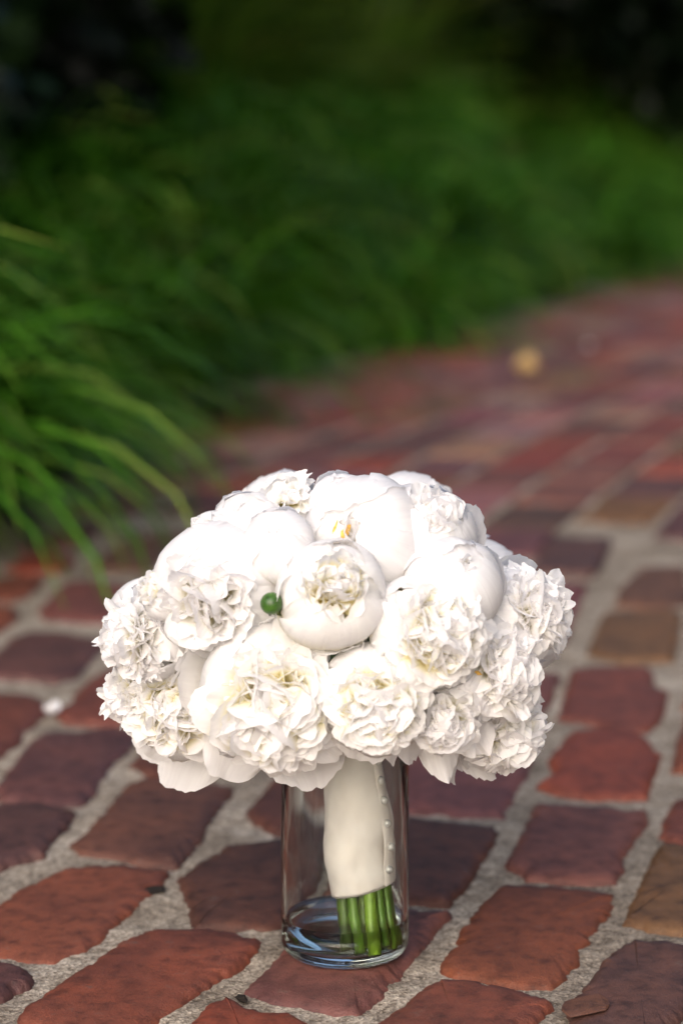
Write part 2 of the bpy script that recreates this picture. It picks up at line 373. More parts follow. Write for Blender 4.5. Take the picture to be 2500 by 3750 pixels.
def put_brick(P, n, sd, col, grow=0.001):
    V, Fc, c = brick_geo(P, n, sd, grow=grow)
    o = mesh_obj('brick', V, Fc, M_BRICK, path, loc=(c[0], c[1], 0))
    o.color = (*col, 1); return o
traced = []
for i, line in enumerate(BRICKS.split('\n')):
    tok = line.split(); ox, oy, s_ = TILES[tok[1]]
    P = [tuple(ground(ox + float(p.split(',')[0]) / s_, oy + float(p.split(',')[1]) / s_)[:2]) for p in tok[2:]]
    r = random.Random(i); base = globals()[tok[0]]
    put_brick(P, 170 if P[0][1] < 2.1 else 60, i + 1, tuple(c * r.uniform(.88, 1.12) for c in base), 0.0025 if tok[1] in 'AB' else 0.0035 if tok[1] == 'U' else 0.007); traced.append(P)
# the rest of the path: courses running along the curve of the joint seen beside the vase
JB = [(1.0, -0.06), (1.41, 0.03), (1.54, 0.07), (1.74, 0.12), (2.08, 0.18), (2.35, 0.23), (2.67, 0.30), (3.15, 0.41), (3.42, 0.485), (4.2, 0.73), (5.5, 1.16), (7, 1.68), (9, 2.45), (10.5, 3.3), (11.4, 4.6)]
cand = []
rg = random.Random(5)
for k in range(-12, 11):
    y = 0.95 + rg.uniform(0, 0.2)
    while y < 10.8:
        ln = 0.203 + rg.uniform(-0.006, 0.006); gap = 0.02 + rg.uniform(-.003, .005)
        def xk(yy, kk): return interp(JB, yy) + kk * 0.112 * (1 + 0.06 * min(2, max(0, yy - 2)))
        def q(yy, e): return (lerp(xk(yy, k), xk(yy, k + 1), e), yy - (e - .5) * 0.025)
        P = [q(y, .085), q(y, .915), q(y + ln / 2, .92), q(y + ln, .915), q(y + ln, .085), q(y + ln / 2, .08)]
        P = [(a + rg.uniform(-.003, .003), b + rg.uniform(-.004, .004)) for a, b in P]
        y += ln + gap
        cx = sum(p[0] for p in P) / 6; cyy = sum(p[1] for p in P) / 6
        if cx < edge_x(cyy) - 0.1: continue
        half = 1250 / F * math.hypot(cyy, 0.4)
        if abs(cx) > half + 0.28: continue
        if any(inside(a, b, T) for T in traced for a, b in P + [(cx, cyy)]) or any(inside(a, b, P) for T in traced for a, b in T): continue
        cand.append((cyy, P))
cand.sort(key=lambda c: c[0])
PINK = (0.23, 0.110, 0.090)
pal = [RED, MAUVE, PURPLE, PINK, BROWN, MAUVE, ORANGE, RED, PINK, PURPLE, TAN, MAUVE]
LIM = 292 - len(traced)
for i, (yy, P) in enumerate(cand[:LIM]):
    put_brick(P, 44 if yy < 2.2 else 28, 100 + i, tuple(c * lerp(1, 1.25, smooth01(2.5, 5, yy)) * rg.uniform(.85, 1.2) for c in rg.choice(pal)))  # farther bricks lightened, low-angle sheen put into their colour
if len(cand) > LIM:
    V, Fc = [], []
    for i, (yy, P) in enumerate(cand[LIM:]):
        v, f, c = brick_geo(P, 12, 900 + i); b = len(V)
        V += [(p[0] + c[0], p[1] + c[1], p[2]) for p in v]; Fc += [tuple(b + j for j in x) for x in f]
    o = mesh_obj('bricks_beyond', V, Fc, M_BRICK, path); o.color = (*MAUVE, 1); o['kind'] = 'stuff'
print('bricks', len(traced), len(cand))

# ------------------------------------------------------------------ grass bank and shrubs
def blade(mb, r, root, az, elev0, length, width, droop, seg=7):
    d = Vector((math.cos(az), math.sin(az), 0)); side = Vector((-math.sin(az), math.cos(az), 0))
    p = root.copy(); el = elev0; pts, al = [], []
    vb = r.uniform(-.25, .35); tw = r.uniform(-.5, .5); sd = r.uniform(-.25, .25)
    for k in range(seg + 1):
        t = k / seg
        wd = width * (0.55 + 0.9 * t if t < .4 else 0.91 * (1 - ((t - .4) / .6) ** 1.7)) + 0.0003
        nrm = (d * -math.sin(el) + Vector((0, 0, math.cos(el))))
        sv = (side * math.cos(tw * t) + nrm * math.sin(tw * t)).normalized()
        pts += [p - sv * wd, p + sv * wd]; al += [max(0, min(1, t * 0.75 + vb))] * 2
        p = p + (d * math.cos(el) + Vector((0, 0, math.sin(el))) + side * sd * t) * (length / seg)
        el -= droop * (0.35 + 1.1 * t) / seg
        if p.z < 0.008: p.z = 0.008
    mb.grid(pts, 2, seg + 1, along=al)
def clump_mesh(name, seed, n, length, width, mat, e0, dr):
    r = random.Random(seed); mb = MB()
    for i in range(n):
        az = r.uniform(0, 6.283); rr = 0.07 * math.sqrt(r.random())
        a2 = az + r.gauss(0, .5)
        blade(mb, r, Vector((math.cos(az) * rr, math.sin(az) * rr, 0)), a2 if r.random() < .35 else r.gauss(-.55, .5), r.uniform(*e0), length * r.uniform(.6, 1.15), width * r.uniform(.7, 1.2), r.uniform(*dr))
    me = bpy.data.meshes.new(name); me.from_pydata([tuple(v) for v in mb.v], [], mb.f); me.update()
    me.polygons.foreach_set('use_smooth', [True] * len(me.polygons))
    a = me.attributes.new('along', 'FLOAT', 'POINT'); a.data.foreach_set('value', mb.a['along']); me.materials.append(mat)
    return me
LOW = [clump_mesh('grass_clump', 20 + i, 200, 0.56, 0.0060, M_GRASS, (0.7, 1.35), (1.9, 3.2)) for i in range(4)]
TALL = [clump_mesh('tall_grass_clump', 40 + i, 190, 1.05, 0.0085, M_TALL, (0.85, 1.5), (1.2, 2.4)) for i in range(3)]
rg = random.Random(77)
def edge_pt(s_):                                   # walk along the bank edge
    y = s_; x = edge_x(y); dx = (edge_x(y + .05) - edge_x(y - .05)) / .1
    l = math.hypot(dx, 1); return Vector((x, y, 0)), Vector((-1 / l, dx / l, 0))
def stepk(y):
    dx = (edge_x(y + .05) - edge_x(y - .05)) / .1; return 1 / math.hypot(1, dx)
cl = []
for row in range(9):
    y = 2.8 + rg.uniform(0, .15) - .12 * row
    while y < 12.3:
        p, nrm = edge_pt(y)
        q = p + nrm * (0.35 + row * 0.30 + rg.uniform(-.09, .09)) + Vector((0, rg.uniform(-.05, .05), 0))
        sc = rg.uniform(.7, 1.2) * (1 + 0.03 * row)
        hole = any((q - Vector(c)).length < .75 for c in ((-1.5, 5, 0), (-1.4, 6.4, 0), (-1.25, 7.9, 0))) or row > 0 and nz(q.x * 1.9 + 3, q.y * 1.5, 4) < -.22
        cl += [] if hole else [('low', q, sc)]; y += (0.25 + 0.05 * max(0, y - 4) * .5 + .010 * row) * stepk(y)
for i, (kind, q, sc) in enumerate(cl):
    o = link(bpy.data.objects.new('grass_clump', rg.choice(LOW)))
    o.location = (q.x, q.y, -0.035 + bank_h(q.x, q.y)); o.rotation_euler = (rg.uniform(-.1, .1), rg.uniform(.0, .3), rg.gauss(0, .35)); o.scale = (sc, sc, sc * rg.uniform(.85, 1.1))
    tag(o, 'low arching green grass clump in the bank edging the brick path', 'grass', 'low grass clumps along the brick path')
nt_ = 0
for row in range(3):
    y = 6.0 + row * .25
    while y < 12.4:
        p, nrm = edge_pt(y); q = p + nrm * (1.5 + row * 0.55 + rg.uniform(-.15, .15)); y += 0.62 * stepk(y)
        sc = rg.uniform(.6, 1.0)
        o = link(bpy.data.objects.new('tall_grass_clump', rg.choice(TALL))); nt_ += 1
        o.location = (q.x, q.y, -0.035 + bank_h(q.x, q.y)); o.rotation_euler = (rg.uniform(-.1, .1), rg.uniform(0, .25), rg.gauss(.2, .7)); o.scale = (sc, sc, sc)
        tag(o, 'tall olive green arching grass clump rising above the low grasses of the bank', 'grass', 'tall grass clumps among the low ones')
print('clumps', len(cl), nt_)
def shrub_crown(seed, n=18800, rx=1.0, rz=1.5):
    r = random.Random(seed); mb = MB()
    lob = [(Vector((r.uniform(-.55, .55), r.uniform(-.55, .55), r.uniform(.25, 2.3))), r.uniform(.45, .75)) for _ in range(16)]
    for i in range(n):
        c, rad = lob[i % 16]
        d = Vector((r.gauss(0, 1), r.gauss(0, 1), r.gauss(0, 1))).normalized()
        p = c + d * rad * (r.random() ** .35)
        if p.z < 0.05: p.z = r.uniform(.05, .4)
        t = (d + Vector((r.gauss(0, .6), r.gauss(0, .6), r.gauss(0, .6)))).normalized(); s_ = t.cross(Vector((r.gauss(0, 1), r.gauss(0, 1), r.gauss(0, 1)))).normalized()
        ln, wd = r.uniform(.08, .15), r.uniform(.025, .042); v = r.random()
        mb.grid([p, p, p + t * ln * .5 - s_ * wd, p + t * ln * .5 + s_ * wd, p + t * ln, p + t * ln], 2, 3, along=[v] * 6)
    me = bpy.data.meshes.new('crown'); me.from_pydata([tuple(v) for v in mb.v], [], mb.f); me.update(); me.validate()
    a = me.attributes.get('along') or me.attributes.new('along', 'FLOAT', 'POINT'); a.data.foreach_set('value', mb.a['along']); me.materials.append(M_SHRUB)
    return me
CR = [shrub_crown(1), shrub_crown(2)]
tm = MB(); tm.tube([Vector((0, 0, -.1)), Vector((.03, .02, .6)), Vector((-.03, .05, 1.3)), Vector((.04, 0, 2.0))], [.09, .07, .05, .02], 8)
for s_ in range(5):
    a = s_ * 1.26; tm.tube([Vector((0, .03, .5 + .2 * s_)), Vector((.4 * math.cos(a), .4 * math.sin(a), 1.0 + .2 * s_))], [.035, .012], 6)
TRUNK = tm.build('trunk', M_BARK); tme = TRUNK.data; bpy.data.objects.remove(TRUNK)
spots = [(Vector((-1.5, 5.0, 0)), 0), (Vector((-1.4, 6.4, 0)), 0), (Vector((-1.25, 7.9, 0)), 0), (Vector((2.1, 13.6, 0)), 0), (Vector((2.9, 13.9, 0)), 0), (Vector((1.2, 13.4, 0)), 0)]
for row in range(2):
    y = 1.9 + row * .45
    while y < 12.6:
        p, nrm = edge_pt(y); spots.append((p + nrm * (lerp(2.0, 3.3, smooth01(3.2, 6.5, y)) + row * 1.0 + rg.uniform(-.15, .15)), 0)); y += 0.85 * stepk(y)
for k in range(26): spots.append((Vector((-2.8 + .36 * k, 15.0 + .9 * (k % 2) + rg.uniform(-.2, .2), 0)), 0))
for k in range(9): spots.append((Vector((2.6 + .22 * k + rg.uniform(-.2, .2), -2.0 + 1.25 * k, 0)), 1))  # out of view, added to darken the glass edges and cut side fill
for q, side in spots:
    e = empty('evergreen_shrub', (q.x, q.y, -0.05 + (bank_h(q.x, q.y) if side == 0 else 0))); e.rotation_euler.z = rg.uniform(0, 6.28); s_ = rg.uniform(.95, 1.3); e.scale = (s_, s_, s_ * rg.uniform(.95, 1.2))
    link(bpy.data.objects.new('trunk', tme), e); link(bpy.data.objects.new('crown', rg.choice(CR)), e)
    tag(e, ('dark dense evergreen shrub in the shade behind the grasses', 'unseen dark evergreen shrub added across the brick path to darken the glass reflections', 'dark evergreen shrub beside the path before the grasses begin')[side],
        'shrub', ('dark evergreen shrubs behind the grass bank', 'added unseen shrubs across the path', 'shrubs before the grass bank')[side])

# ------------------------------------------------------------------ glass vase and water
VB = ground(792 * K, 2196 * K, 0.0); VZ = 0.0026
VR = 0.0405
n = 96
vase = empty('glass_vase', (VB.x, VB.y, VZ))
tag(vase, 'clear straight sided glass cylinder vase with thick base standing on the bricks', 'vase')
outer = [(0, 0.0006), (0.027, 0.0006), (0.031, 0.0)] + [(0.031 + 0.0095 * math.sin(a), 0.0095 - 0.0095 * math.cos(a)) for a in [math.radians(15 * i) for i in range(1, 7)]] + [(VR, 0.03), (VR - .0003, .09), (VR - .0007, 0.150), (VR - .0012, 0.1518)]
ri = VR - 0.0028
inner = [(ri - .0004, 0.1518), (ri - .0007, 0.150), (ri, 0.03), (ri, 0.0135), (ri - 0.0012, 0.0100), (ri - 0.004, 0.0080), (ri - 0.012, 0.0070), (0, 0.0066)]
mb = MB(); mb.lathe(outer + inner, n); glass = mb.build('glass_body', M_GLASS, vase)
WL = 0.0250
mb = MB(); e = 0.0002
mb.lathe([(0, 0.0064), (ri - 0.012, 0.0068), (ri - 0.004 + e, 0.0078), (ri - .0012 + e, 0.0098), (ri + e, 0.0135), (ri + e, WL), (ri - .0008, WL - .0006), (ri - .003, WL - .001), (0, WL - .001)], n)
water = mb.build('water', M_WATER, loc=(VB.x, VB.y, VZ))
tag(water, 'shallow clear water covering the stem ends inside the glass vase', 'water')
for o in (glass, water):
    bm = bmesh.new(); bm.from_mesh(o.data); bmesh.ops.recalc_face_normals(bm, faces=bm.faces); bm.to_mesh(o.data); bm.free()

# ------------------------------------------------------------------ bouquet
BC = Vector((VB.x - 0.0055, VB.y, 0.222)); BA, BB = 0.152, 0.102
bq = empty('bridal_bouquet', (VB.x, VB.y, VZ + 0.012))
tag(bq, 'round bouquet of white peonies with satin wrapped stems standing in the glass vase', 'bouquet')
B0 = Vector(bq.location)
right = Vector((1, 0, 0)); toward = Vector((0, -math.cos(PITCH), math.sin(PITCH))); vup = Vector((0, math.sin(PITCH), math.cos(PITCH)))
def frame(zdir, roll):
    z = zdir.normalized(); x = Vector((0, 0, 1)).cross(z)
    if x.length < .05: x = Vector((1, 0, 0))
    x.normalize(); y = z.cross(x); c, s_ = math.cos(roll), math.sin(roll)
    x, y = x * c + y * s_, y * c - x * s_
    return Matrix((x, y, z)).transposed()
def guard(R, phi0, hw, th_end, off, tilt, lip, r, nu=17, nv=20, flare=0.0, frill=0.012, point=0.0, squash=0.94):
    """broad cupped petal hugging the globe of the flower, root at the back pole"""
    pts, al, ac, sdv = [], [], [], []
    s1, s2, s3, sd = r.uniform(0, 99), r.uniform(0, 99), r.uniform(0, 99), r.random()
    th0 = math.radians(168)
    for j in range(nv):
        v = j / (nv - 1)
        wv = hw * (0.22 + 0.78 * smooth01(0, .62, v)) * (1 - 0.30 * smooth01(.72, 1, v))
        for i in range(nu):
            u = -1 + 2 * i / (nu - 1)
            te = th_end + math.radians(20) * abs(u) ** 2.6 + math.radians(9) * nz(u * 1.7 + s1, s2) + math.radians(frill * 260) * nz(u * 8 + s2, s1) + math.radians(frill * 120) * nz(u * 21 + s2, s3) - math.radians(24 * point) * (1 - abs(u)) ** 1.4
            th = lerp(th0, te, v)
            d0 = Vector((math.sin(th) * math.cos(phi0), math.sin(th) * math.sin(phi0), math.cos(th)))
            ep = Vector((-math.sin(phi0), math.cos(phi0), 0)); et = Vector((math.cos(th) * math.cos(phi0), math.cos(th) * math.sin(phi0), -math.sin(th)))
            a = u * wv; d = d0 * math.cos(a) + ep * math.sin(a)
            edge = max(smooth01(.72, 1, v), 0.8 * smooth01(.7, 1, abs(u)) * smooth01(.3, .7, v))
            rr = 1 + off + tilt * u * smooth01(.1, .6, v) + lip * smooth01(.7, 1, v) ** 1.5 + flare * v ** 2.5
            rr += 0.035 * nz(u * 1.4 + s1, v * 2.2 + s2, s3) + frill * 2.3 * edge * nz(u * 5 + s3, v * 4, s1) + frill * .8 * edge * nz(u * 14 + s3, v * 9, s2)
            rr += (0.013 * nz(u * 5 + s1, v * 1.2, s2) + .006 * nz(u * 12 + s3, v * 1.6, s1)) * smooth01(.2, .7, v)
            rr *= 0.55 + 0.45 * smooth01(0, .28, v)
            p = d * R * rr; p.z *= squash
            pts.append(p); al.append(0.5 + .5 * v); ac.append(u * .5 + .5); sdv.append(sd)
    return pts, nu, nv, dict(along=al, across=ac, seed=sdv)
def ruffle(mb, R, al_, be, r0, r1, wmax, bend, twist, r, nu=15, nv=13, amp=0.06, curl=0.0, deep=0.0):
    d = Vector((math.sin(al_) * math.cos(be), math.sin(al_) * math.sin(be), math.cos(al_)))
    ea = Vector((math.cos(al_) * math.cos(be), math.cos(al_) * math.sin(be), -math.sin(al_))); eb = Vector((-math.sin(be), math.cos(be), 0))
    ct, st = math.cos(twist), math.sin(twist); W = eb * ct + ea * st; Nn = ea * ct - eb * st
    s1, s2, sd = r.uniform(0, 99), r.uniform(0, 99), r.random(); cup = r.uniform(-.6, .02); f = r.uniform(1.0, 2.6)
    notch = max(0, r.uniform(-.2, .24)); pts, al, ac, sdv = [], [], [], []; skew = r.uniform(-.25, .25)
    for j in range(nv):
        v = (j / (nv - 1)) ** .85
        wv = wmax * (.16 + .84 * math.sin(min(1, v / .78) * math.pi / 2) ** 1.3)
        for i in range(nu):
            u = -1 + 2 * i / (nu - 1)
            rim = math.sqrt(max(0, 1 - (abs(u) * .93) ** 3.2))           # rounded outline
            ve = v * (.62 + .38 * rim + .07 * nz(u * 1.6 + s1, s2) + .05 * nz(u * 4.5 + s2, s1) - notch * math.exp(-(u * 3.5) ** 2))
            c = d * (r0 + (r1 - r0) * ve) * R
            off = bend * ve * ve + curl * max(0, ve - .62) ** 1.4 + cup * wv * u * u + amp * ve * ve * math.sin(f * u + s1) + amp * 1.1 * ve * nz(u * 1.8 + s1, ve * 2, s2) + amp * .7 * ve ** 4 * nz(u * 5 + s2, 0, s1)
            pts.append(c + W * ((u + skew * ve * ve) * wv * R) + Nn * off * R - d * (max(0, abs(off)) * .3 * R))
            al.append(deep + (1 - deep) * ve); ac.append(u * .5 + .5); sdv.append(sd)
    mb.grid(pts, nu, nv, along=al, across=ac, seed=sdv)

GA = math.pi * (3 - math.sqrt(5))
npet = 0
def peony(pos, zdir, R, style, seed, cream=False, opts=None):
    global npet
    r = random.Random(seed); o_ = opts or {}
    rot = frame(zdir, r.uniform(0, 6.28)); mat = M_CREAM if cream else M_WHITE
    mb = MB()
    # core so that no gap looks right through the flower
    npts = []
    for j in range(9):
        th = math.pi * j / 8
        for i in range(14):
            ph = 2 * math.pi * i / 14; npts.append(Vector((math.sin(th) * math.cos(ph), math.sin(th) * math.sin(ph), math.cos(th))) * R * .42)
    mb.grid(npts, 14, 9, close_u=True, along=[0.05] * len(npts), across=[.5] * len(npts), seed=[.5] * len(npts))
    if style == 'bowl':
        n, amax, top, bw = 58, math.radians(o_.get('open', 34) + 9), 1.0, .24
    elif style == 'half':
        n, amax, top, bw = 96, math.radians(o_.get('open', 62)), 1.02, .36
    else:
        n, amax, top, bw = 140, math.radians(o_.get('open', 88)), 1.04, .34
    if 'n' in o_: n = o_['n']
    if style == 'bowl' and o_.get('end', 34) < 15: n = 8; amax = math.radians(10); top = .9
    for k in range(n):
        t = (k + .5) / n; al_ = math.acos(1 - (1 - math.cos(amax)) * t); be = k * GA + r.gauss(0, .25)
        outw = smooth01(.25, .85, al_ / 1.5)
        ruffle(mb, R, al_ * (1 - .22 * outw) + r.gauss(0, .05), be, .2, top * r.uniform(.84, 1.08) * (1 + .05 * math.cos(3 * be)), bw * r.uniform(.75, 1.5) * (1 if style == 'bowl' else lerp(1.1, .66, outw)), (r.uniform(-.16, .12) if style == 'bowl' else lerp(r.uniform(-.4, .02), r.uniform(.05, .55), outw)), r.gauss(0, lerp(.62, .36, outw)), r,
               amp=r.uniform(.02, .065), curl=lerp(r.uniform(-.9, .3), r.uniform(-.2, 1.3), outw))
    for k in range(o_.get('spiky', 0)):                  # long loose petals that stand out of the ruffle
        ruffle(mb, R, r.uniform(.35, 1.45), r.uniform(0, 6.28), .3, r.uniform(1.12, 1.32), r.uniform(.15, .25), r.uniform(-.1, .2), r.gauss(0, .6), r, amp=.04, curl=r.uniform(-.4, .8))
    pe = mb.build('peony', mat, bq); pe.matrix_world = Matrix.Translation(pos - B0) @ rot.to_4x4()
    lz = rot.transposed() @ Vector((0, 0, 1)); up_az = math.atan2(lz.y, lz.x); asym = o_.get('asym', 0)
    gl = []
    if style == 'bowl':
        te = o_.get('end', 34)
        if te > 20:
            for k in range(4): gl.append((k * 1.571 + .8 + r.uniform(-.3, .3), r.uniform(.6, .85), te - 8 + r.uniform(-7, 7), -.085, .03, -.10, 0, .022))
        for k in range(4): gl.append((k * 1.571 + r.uniform(-.2, .2), r.uniform(.85, 1.05), te + r.uniform(-6, 6), -.035, .035, -.10, 0, .016))
        for k in range(5): gl.append((k * 1.257 + .6 + r.uniform(-.25, .25), r.uniform(.75, .98), te + 12 + r.uniform(-10, 16), .02, .045, r.uniform(-.06, .04), 0, .020))
        for k in range(2): gl.append((r.uniform(0, 6.28), r.uniform(.6, .8), te + 46 + r.uniform(-14, 20), .055, .04, r.uniform(.0, .09), 0, .020))
    elif style == 'half':
        te = o_.get('end', 62)
        for k in range(5): gl.append((k * 1.257 + r.uniform(-.2, .2), r.uniform(.7, .95), te + r.uniform(-10, 12), .0, .03, r.uniform(-.06, .03), 0, .014))
        for k in range(5): gl.append((k * 1.257 + .6 + r.uniform(-.2, .2), r.uniform(.6, .85), te + 26 + r.uniform(-8, 14), .05, .04, r.uniform(-.02, .1), .08, .018))
    else:
        te = o_.get('end', 84)
        for k in range(6): gl.append((k * 1.047 + r.uniform(-.2, .2), r.uniform(.55, .8), te + r.uniform(-14, 12), .03, .04, r.uniform(-.02, .1), .06, .018))
        for k in range(4): gl.append((k * 1.571 + .5 + r.uniform(-.2, .2), r.uniform(.6, .8), te + 20 + r.uniform(-8, 12), .08, .03, r.uniform(.02, .15), .22, .02))
    for k in range(o_.get('skirt', 0)):                  # wide lower petals hanging below the flower
        gl.append((up_az + math.pi + (k - (o_['skirt'] - 1) / 2) * .75 + r.uniform(-.15, .15) + o_.get('turn', 0), r.uniform(.42, .55), r.uniform(90, 106), .2, .03, r.uniform(-.06, .1), r.uniform(.1, .24), .015))
    for (ph, hw, te, off, tl, lip, fl, fr) in gl:
        if off < .2: te -= asym * math.cos(ph - up_az)
        if asym and math.cos(ph - up_az) > .3: hw *= 1.12; lip = min(lip, -.06); fl = 0
        pts, nu, nv, at = guard(R, ph, hw, math.radians(te), off, tl * r.choice((-1, 1)), lip, r, flare=fl + o_.get('flare', 0) * (1 if off > .04 else 0), frill=fr, point=o_.get('point', 0))
        m2 = MB(); m2.grid(pts, nu, nv, **at); m2.build('petal', mat, pe); npet += 1
    return pe
def place(px, py, rp, fx, fy):
    """pixel (1568 wide view) -> centre on the dome of the bouquet, and the direction the flower faces"""
    d = ray(px * K, py * K).normalized(); R = rp * 1.5 / (F / K)
    ax, bx_ = BA - R * .92, BB - R * .85
    Pq = Vector(((CAM.x - BC.x) / ax, (CAM.y - BC.y) / ax, (CAM.z - BC.z) / bx_)); D = Vector((d.x / ax, d.y / ax, d.z / bx_))
    a, b, c = D.dot(D), Pq.dot(D), Pq.dot(Pq) - 1; disc = b * b - a * c
    t = (-b - math.sqrt(disc)) / a if disc > 0 else -b / a
    R = (1.03 if abs(fx) > .6 else 1.09) * rp * t / (F / K); fz = math.sqrt(max(0.05, 1 - fx * fx - fy * fy))
    return CAM + d * t, right * fx + vup * fy + toward * fz, R
#          x     y    r    facing(right,up) style  cream opts
FLOWERS = [
 (760, 1366, 117, .10, .34, 'bowl', 1, dict(end=34, open=36)),
 (836, 1235, 130, -.30, .22, 'bowl', 0, dict(end=12, open=10)),
 (1040, 1348, 106, .22, .60, 'bowl', 0, dict(end=4, open=6)),
 (970, 1226, 112, .35, .60, 'bowl', 0, dict(end=26, open=24, flare=.12)),
 (782, 1158, 66, 0, .62, 'bowl', 0, dict(end=0, open=4)),
 (660, 1158, 68, -.15, .62, 'ruffle', 0, dict(n=60, spiky=5)),
 (568, 1205, 74, -.3, .62, 'bowl', 0, dict(end=8, open=8)),
 (490, 1250, 70, -.5, .5, 'bowl', 1, dict(end=24, open=22)),
 (640, 1256, 78, -.1, .45, 'bowl', 0, dict(end=0, open=4)),
 (500, 1356, 142, -.24, -.20, 'bowl', 0, dict(end=44, open=52, n=80, asym=24)),
 (382, 1360, 66, -.8, .2, 'bowl', 1, dict(end=36, open=36)),
 (338, 1465, 100, -.76, .02, 'half', 0, dict(spiky=12, end=64, open=84, n=188)),
 (322, 1592, 80, -.78, -.2, 'ruffle', 0, dict(spiky=9)),
 (420, 1612, 124, -.32, -.20, 'half', 1, dict(end=58, open=64, flare=.16, asym=14, skirt=3)),
 (630, 1600, 163, .03, -.20, 'half', 1, dict(end=66, open=80, n=188, asym=24, flare=.08, skirt=2)),
 (864, 1608, 120, .05, -.16, 'half', 1, dict(end=58, open=72, n=145, asym=20)),
 (985, 1456, 126, .28, .02, 'half', 1, dict(end=58, open=66, n=188, asym=14)),
 (1112, 1530, 126, .70, -.10, 'half', 0, dict(end=58, open=78, n=188, asym=6, spiky=6, skirt=2)),
 (1190, 1412, 112, .76, .12, 'half', 0, dict(end=62, open=84, n=188, spiky=10)),
 (1012, 1640, 86, .15, -.45, 'half', 0, dict(end=75, flare=.34, point=1.0, skirt=3)),
 (1145, 1668, 94, .58, -.38, 'ruffle', 0, dict(flare=.16, spiky=8, skirt=3)),
]
stems = []
for i, (x, y, rp, fx, fy, st, cr, op) in enumerate(FLOWERS):
    pos, f, R = place(x, y, rp, fx, fy); peony(pos, f, R, st, 300 + i, bool(cr), op); stems.append((pos, f.normalized(), R))
for i, (az, el, R) in enumerate(((40, 0, .034), (85, 4, .035), (130, 0, .034), (62, 34, .033), (112, 34, .033), (166, -10, .030), (12, -10, .030))):   # round the back of the dome
    a, e = math.radians(az), math.radians(el); dr = Vector((math.cos(a) * math.cos(e), math.sin(a) * math.cos(e), math.sin(e)))
    pos = BC + Vector((dr.x * (BA - R), dr.y * (BA - R), dr.z * (BB - R * .8))); peony(pos, dr, R, 'bowl', 500 + i, False, dict(end=30)); stems.append((pos, dr, R))
print('petals', npet)

# stems, gathered in the wrap and splayed in the water
WT = Vector((VB.x + 0.0040, VB.y - 0.002, 0.134)); WB = Vector((VB.x + 0.0118, VB.y - 0.006, 0.0475)); AX = (WT - WB).normalized()
rg = random.Random(9)
floorz = VZ + 0.0085
for i, (pos, f, R) in enumerate(stems):
    base = pos - f * R * .75; a = i * GA; rr = 0.0150 * math.sqrt((i + .5) / len(stems))
    off = Vector((math.cos(a) * rr, math.sin(a) * rr, 0))
    top = WT + off * .8; mid = (WT + WB) / 2 + off * .85; bot = WB + off
    end = bot - AX * ((bot.z - floorz - rg.uniform(0, .006)) / AX.z) + off * .1 * rg.uniform(0, 1); end.z = max(end.z, floorz); end += Vector((rg.uniform(-.002, .004), rg.uniform(-.011, -.004), 0))
    ctrl = top + Vector((0, 0, .03)) + (base - top) * .15
    pth = [end, lerp(end, bot, .5), bot, mid, top] + [top * (1 - t) ** 2 + ctrl * 2 * t * (1 - t) + base * t * t for t in (.25, .5, .75, 1)]
    rad = rg.uniform(.0022, .0044); m2 = MB(); m2.tube([p - B0 for p in pth], [rad] * 6 + [rad * .95] * 3, 8); m2.build('stem', M_STEM, bq)
# satin wrap
def wrap_r(a, t):
    r = lerp(0.0182, 0.0205, smooth01(0, .45, 1 - t)) - .0006 * smooth01(.75, 1, 1 - t)
    r += .0011 * math.sin(a * 2 + 1 + t * 3) + .0008 * nz(math.cos(a) * 1.5, math.sin(a) * 1.5, t * 3)
    fold = math.sin((a * 1.6 + t * 9.0)); r += 0.0013 * fold * math.exp(-((t - .38) / .28) ** 2) + .0005 * nz(math.cos(a) * 4, math.sin(a) * 4 + t * 9, 2)
    r += .0006 * math.sin(a * 1.3 - t * 13 + .6) * math.exp(-((t - .28) / .18) ** 2)
    return r
ux = AX.cross(Vector((0, 1, 0))).normalized() * -1
if ux.x < 0: ux = -ux
uy = AX.cross(ux)
def wrap_p(a, t, extra=0):
    tilt = 0.0036 * math.cos(a) * (1 - t) - .0012 * math.cos(a - .4) * t
    return WB + (WT - WB) * t + AX * tilt + (ux * math.cos(a) + uy * math.sin(a)) * (wrap_r(a, t) + extra) - B0
mb = MB(); nu, nv = 72, 40
pts = [wrap_p(2 * math.pi * i / nu, j / (nv - 1)) for j in range(nv) for i in range(nu)]
pts = [wrap_p(2 * math.pi * i / nu, .03, -.0012) for i in range(nu)] + pts + [wrap_p(2 * math.pi * i / nu, .97, -.0012) for i in range(nu)]
mb.grid(pts, nu, nv + 2, close_u=True); wrap = mb.build('satin_wrap', M_SATIN, bq)
front = -1 if uy.y > 0 else 1                        # the seam runs up the right front
mb = MB()                                            # the overlapping end of the ribbon: a raised seam fold
sa = front * math.radians(46)
sp = []
for j in range(30):
    t = .01 + .98 * j / 29
    for k, (da, ex) in enumerate(((-.06, .0002), (-.03, .0011), (.2, .0012), (.42, .0006), (.5, .0001))): sp.append(wrap_p(sa + front * -da * 1.0, t, ex))
mb.grid(sp, 5, 30); tag(mb.build('ribbon_seam', M_SATIN, wrap))
ball = MB(); ball.lathe([(0, -1)] + [(math.sin(math.radians(a)), -math.cos(math.radians(a))) for a in range(18, 180, 18)] + [(0, 1)], 14)
pin_me = None
for t in (.925, .79, .645, .475, .30, .125):
    p = wrap_p(sa - front * .10, t, .0017)
    m2 = MB(); m2.v = [v * .0025 + p for v in ball.v]; m2.f = list(ball.f); pr = m2.build('pearl_pin', M_PEARL, wrap)
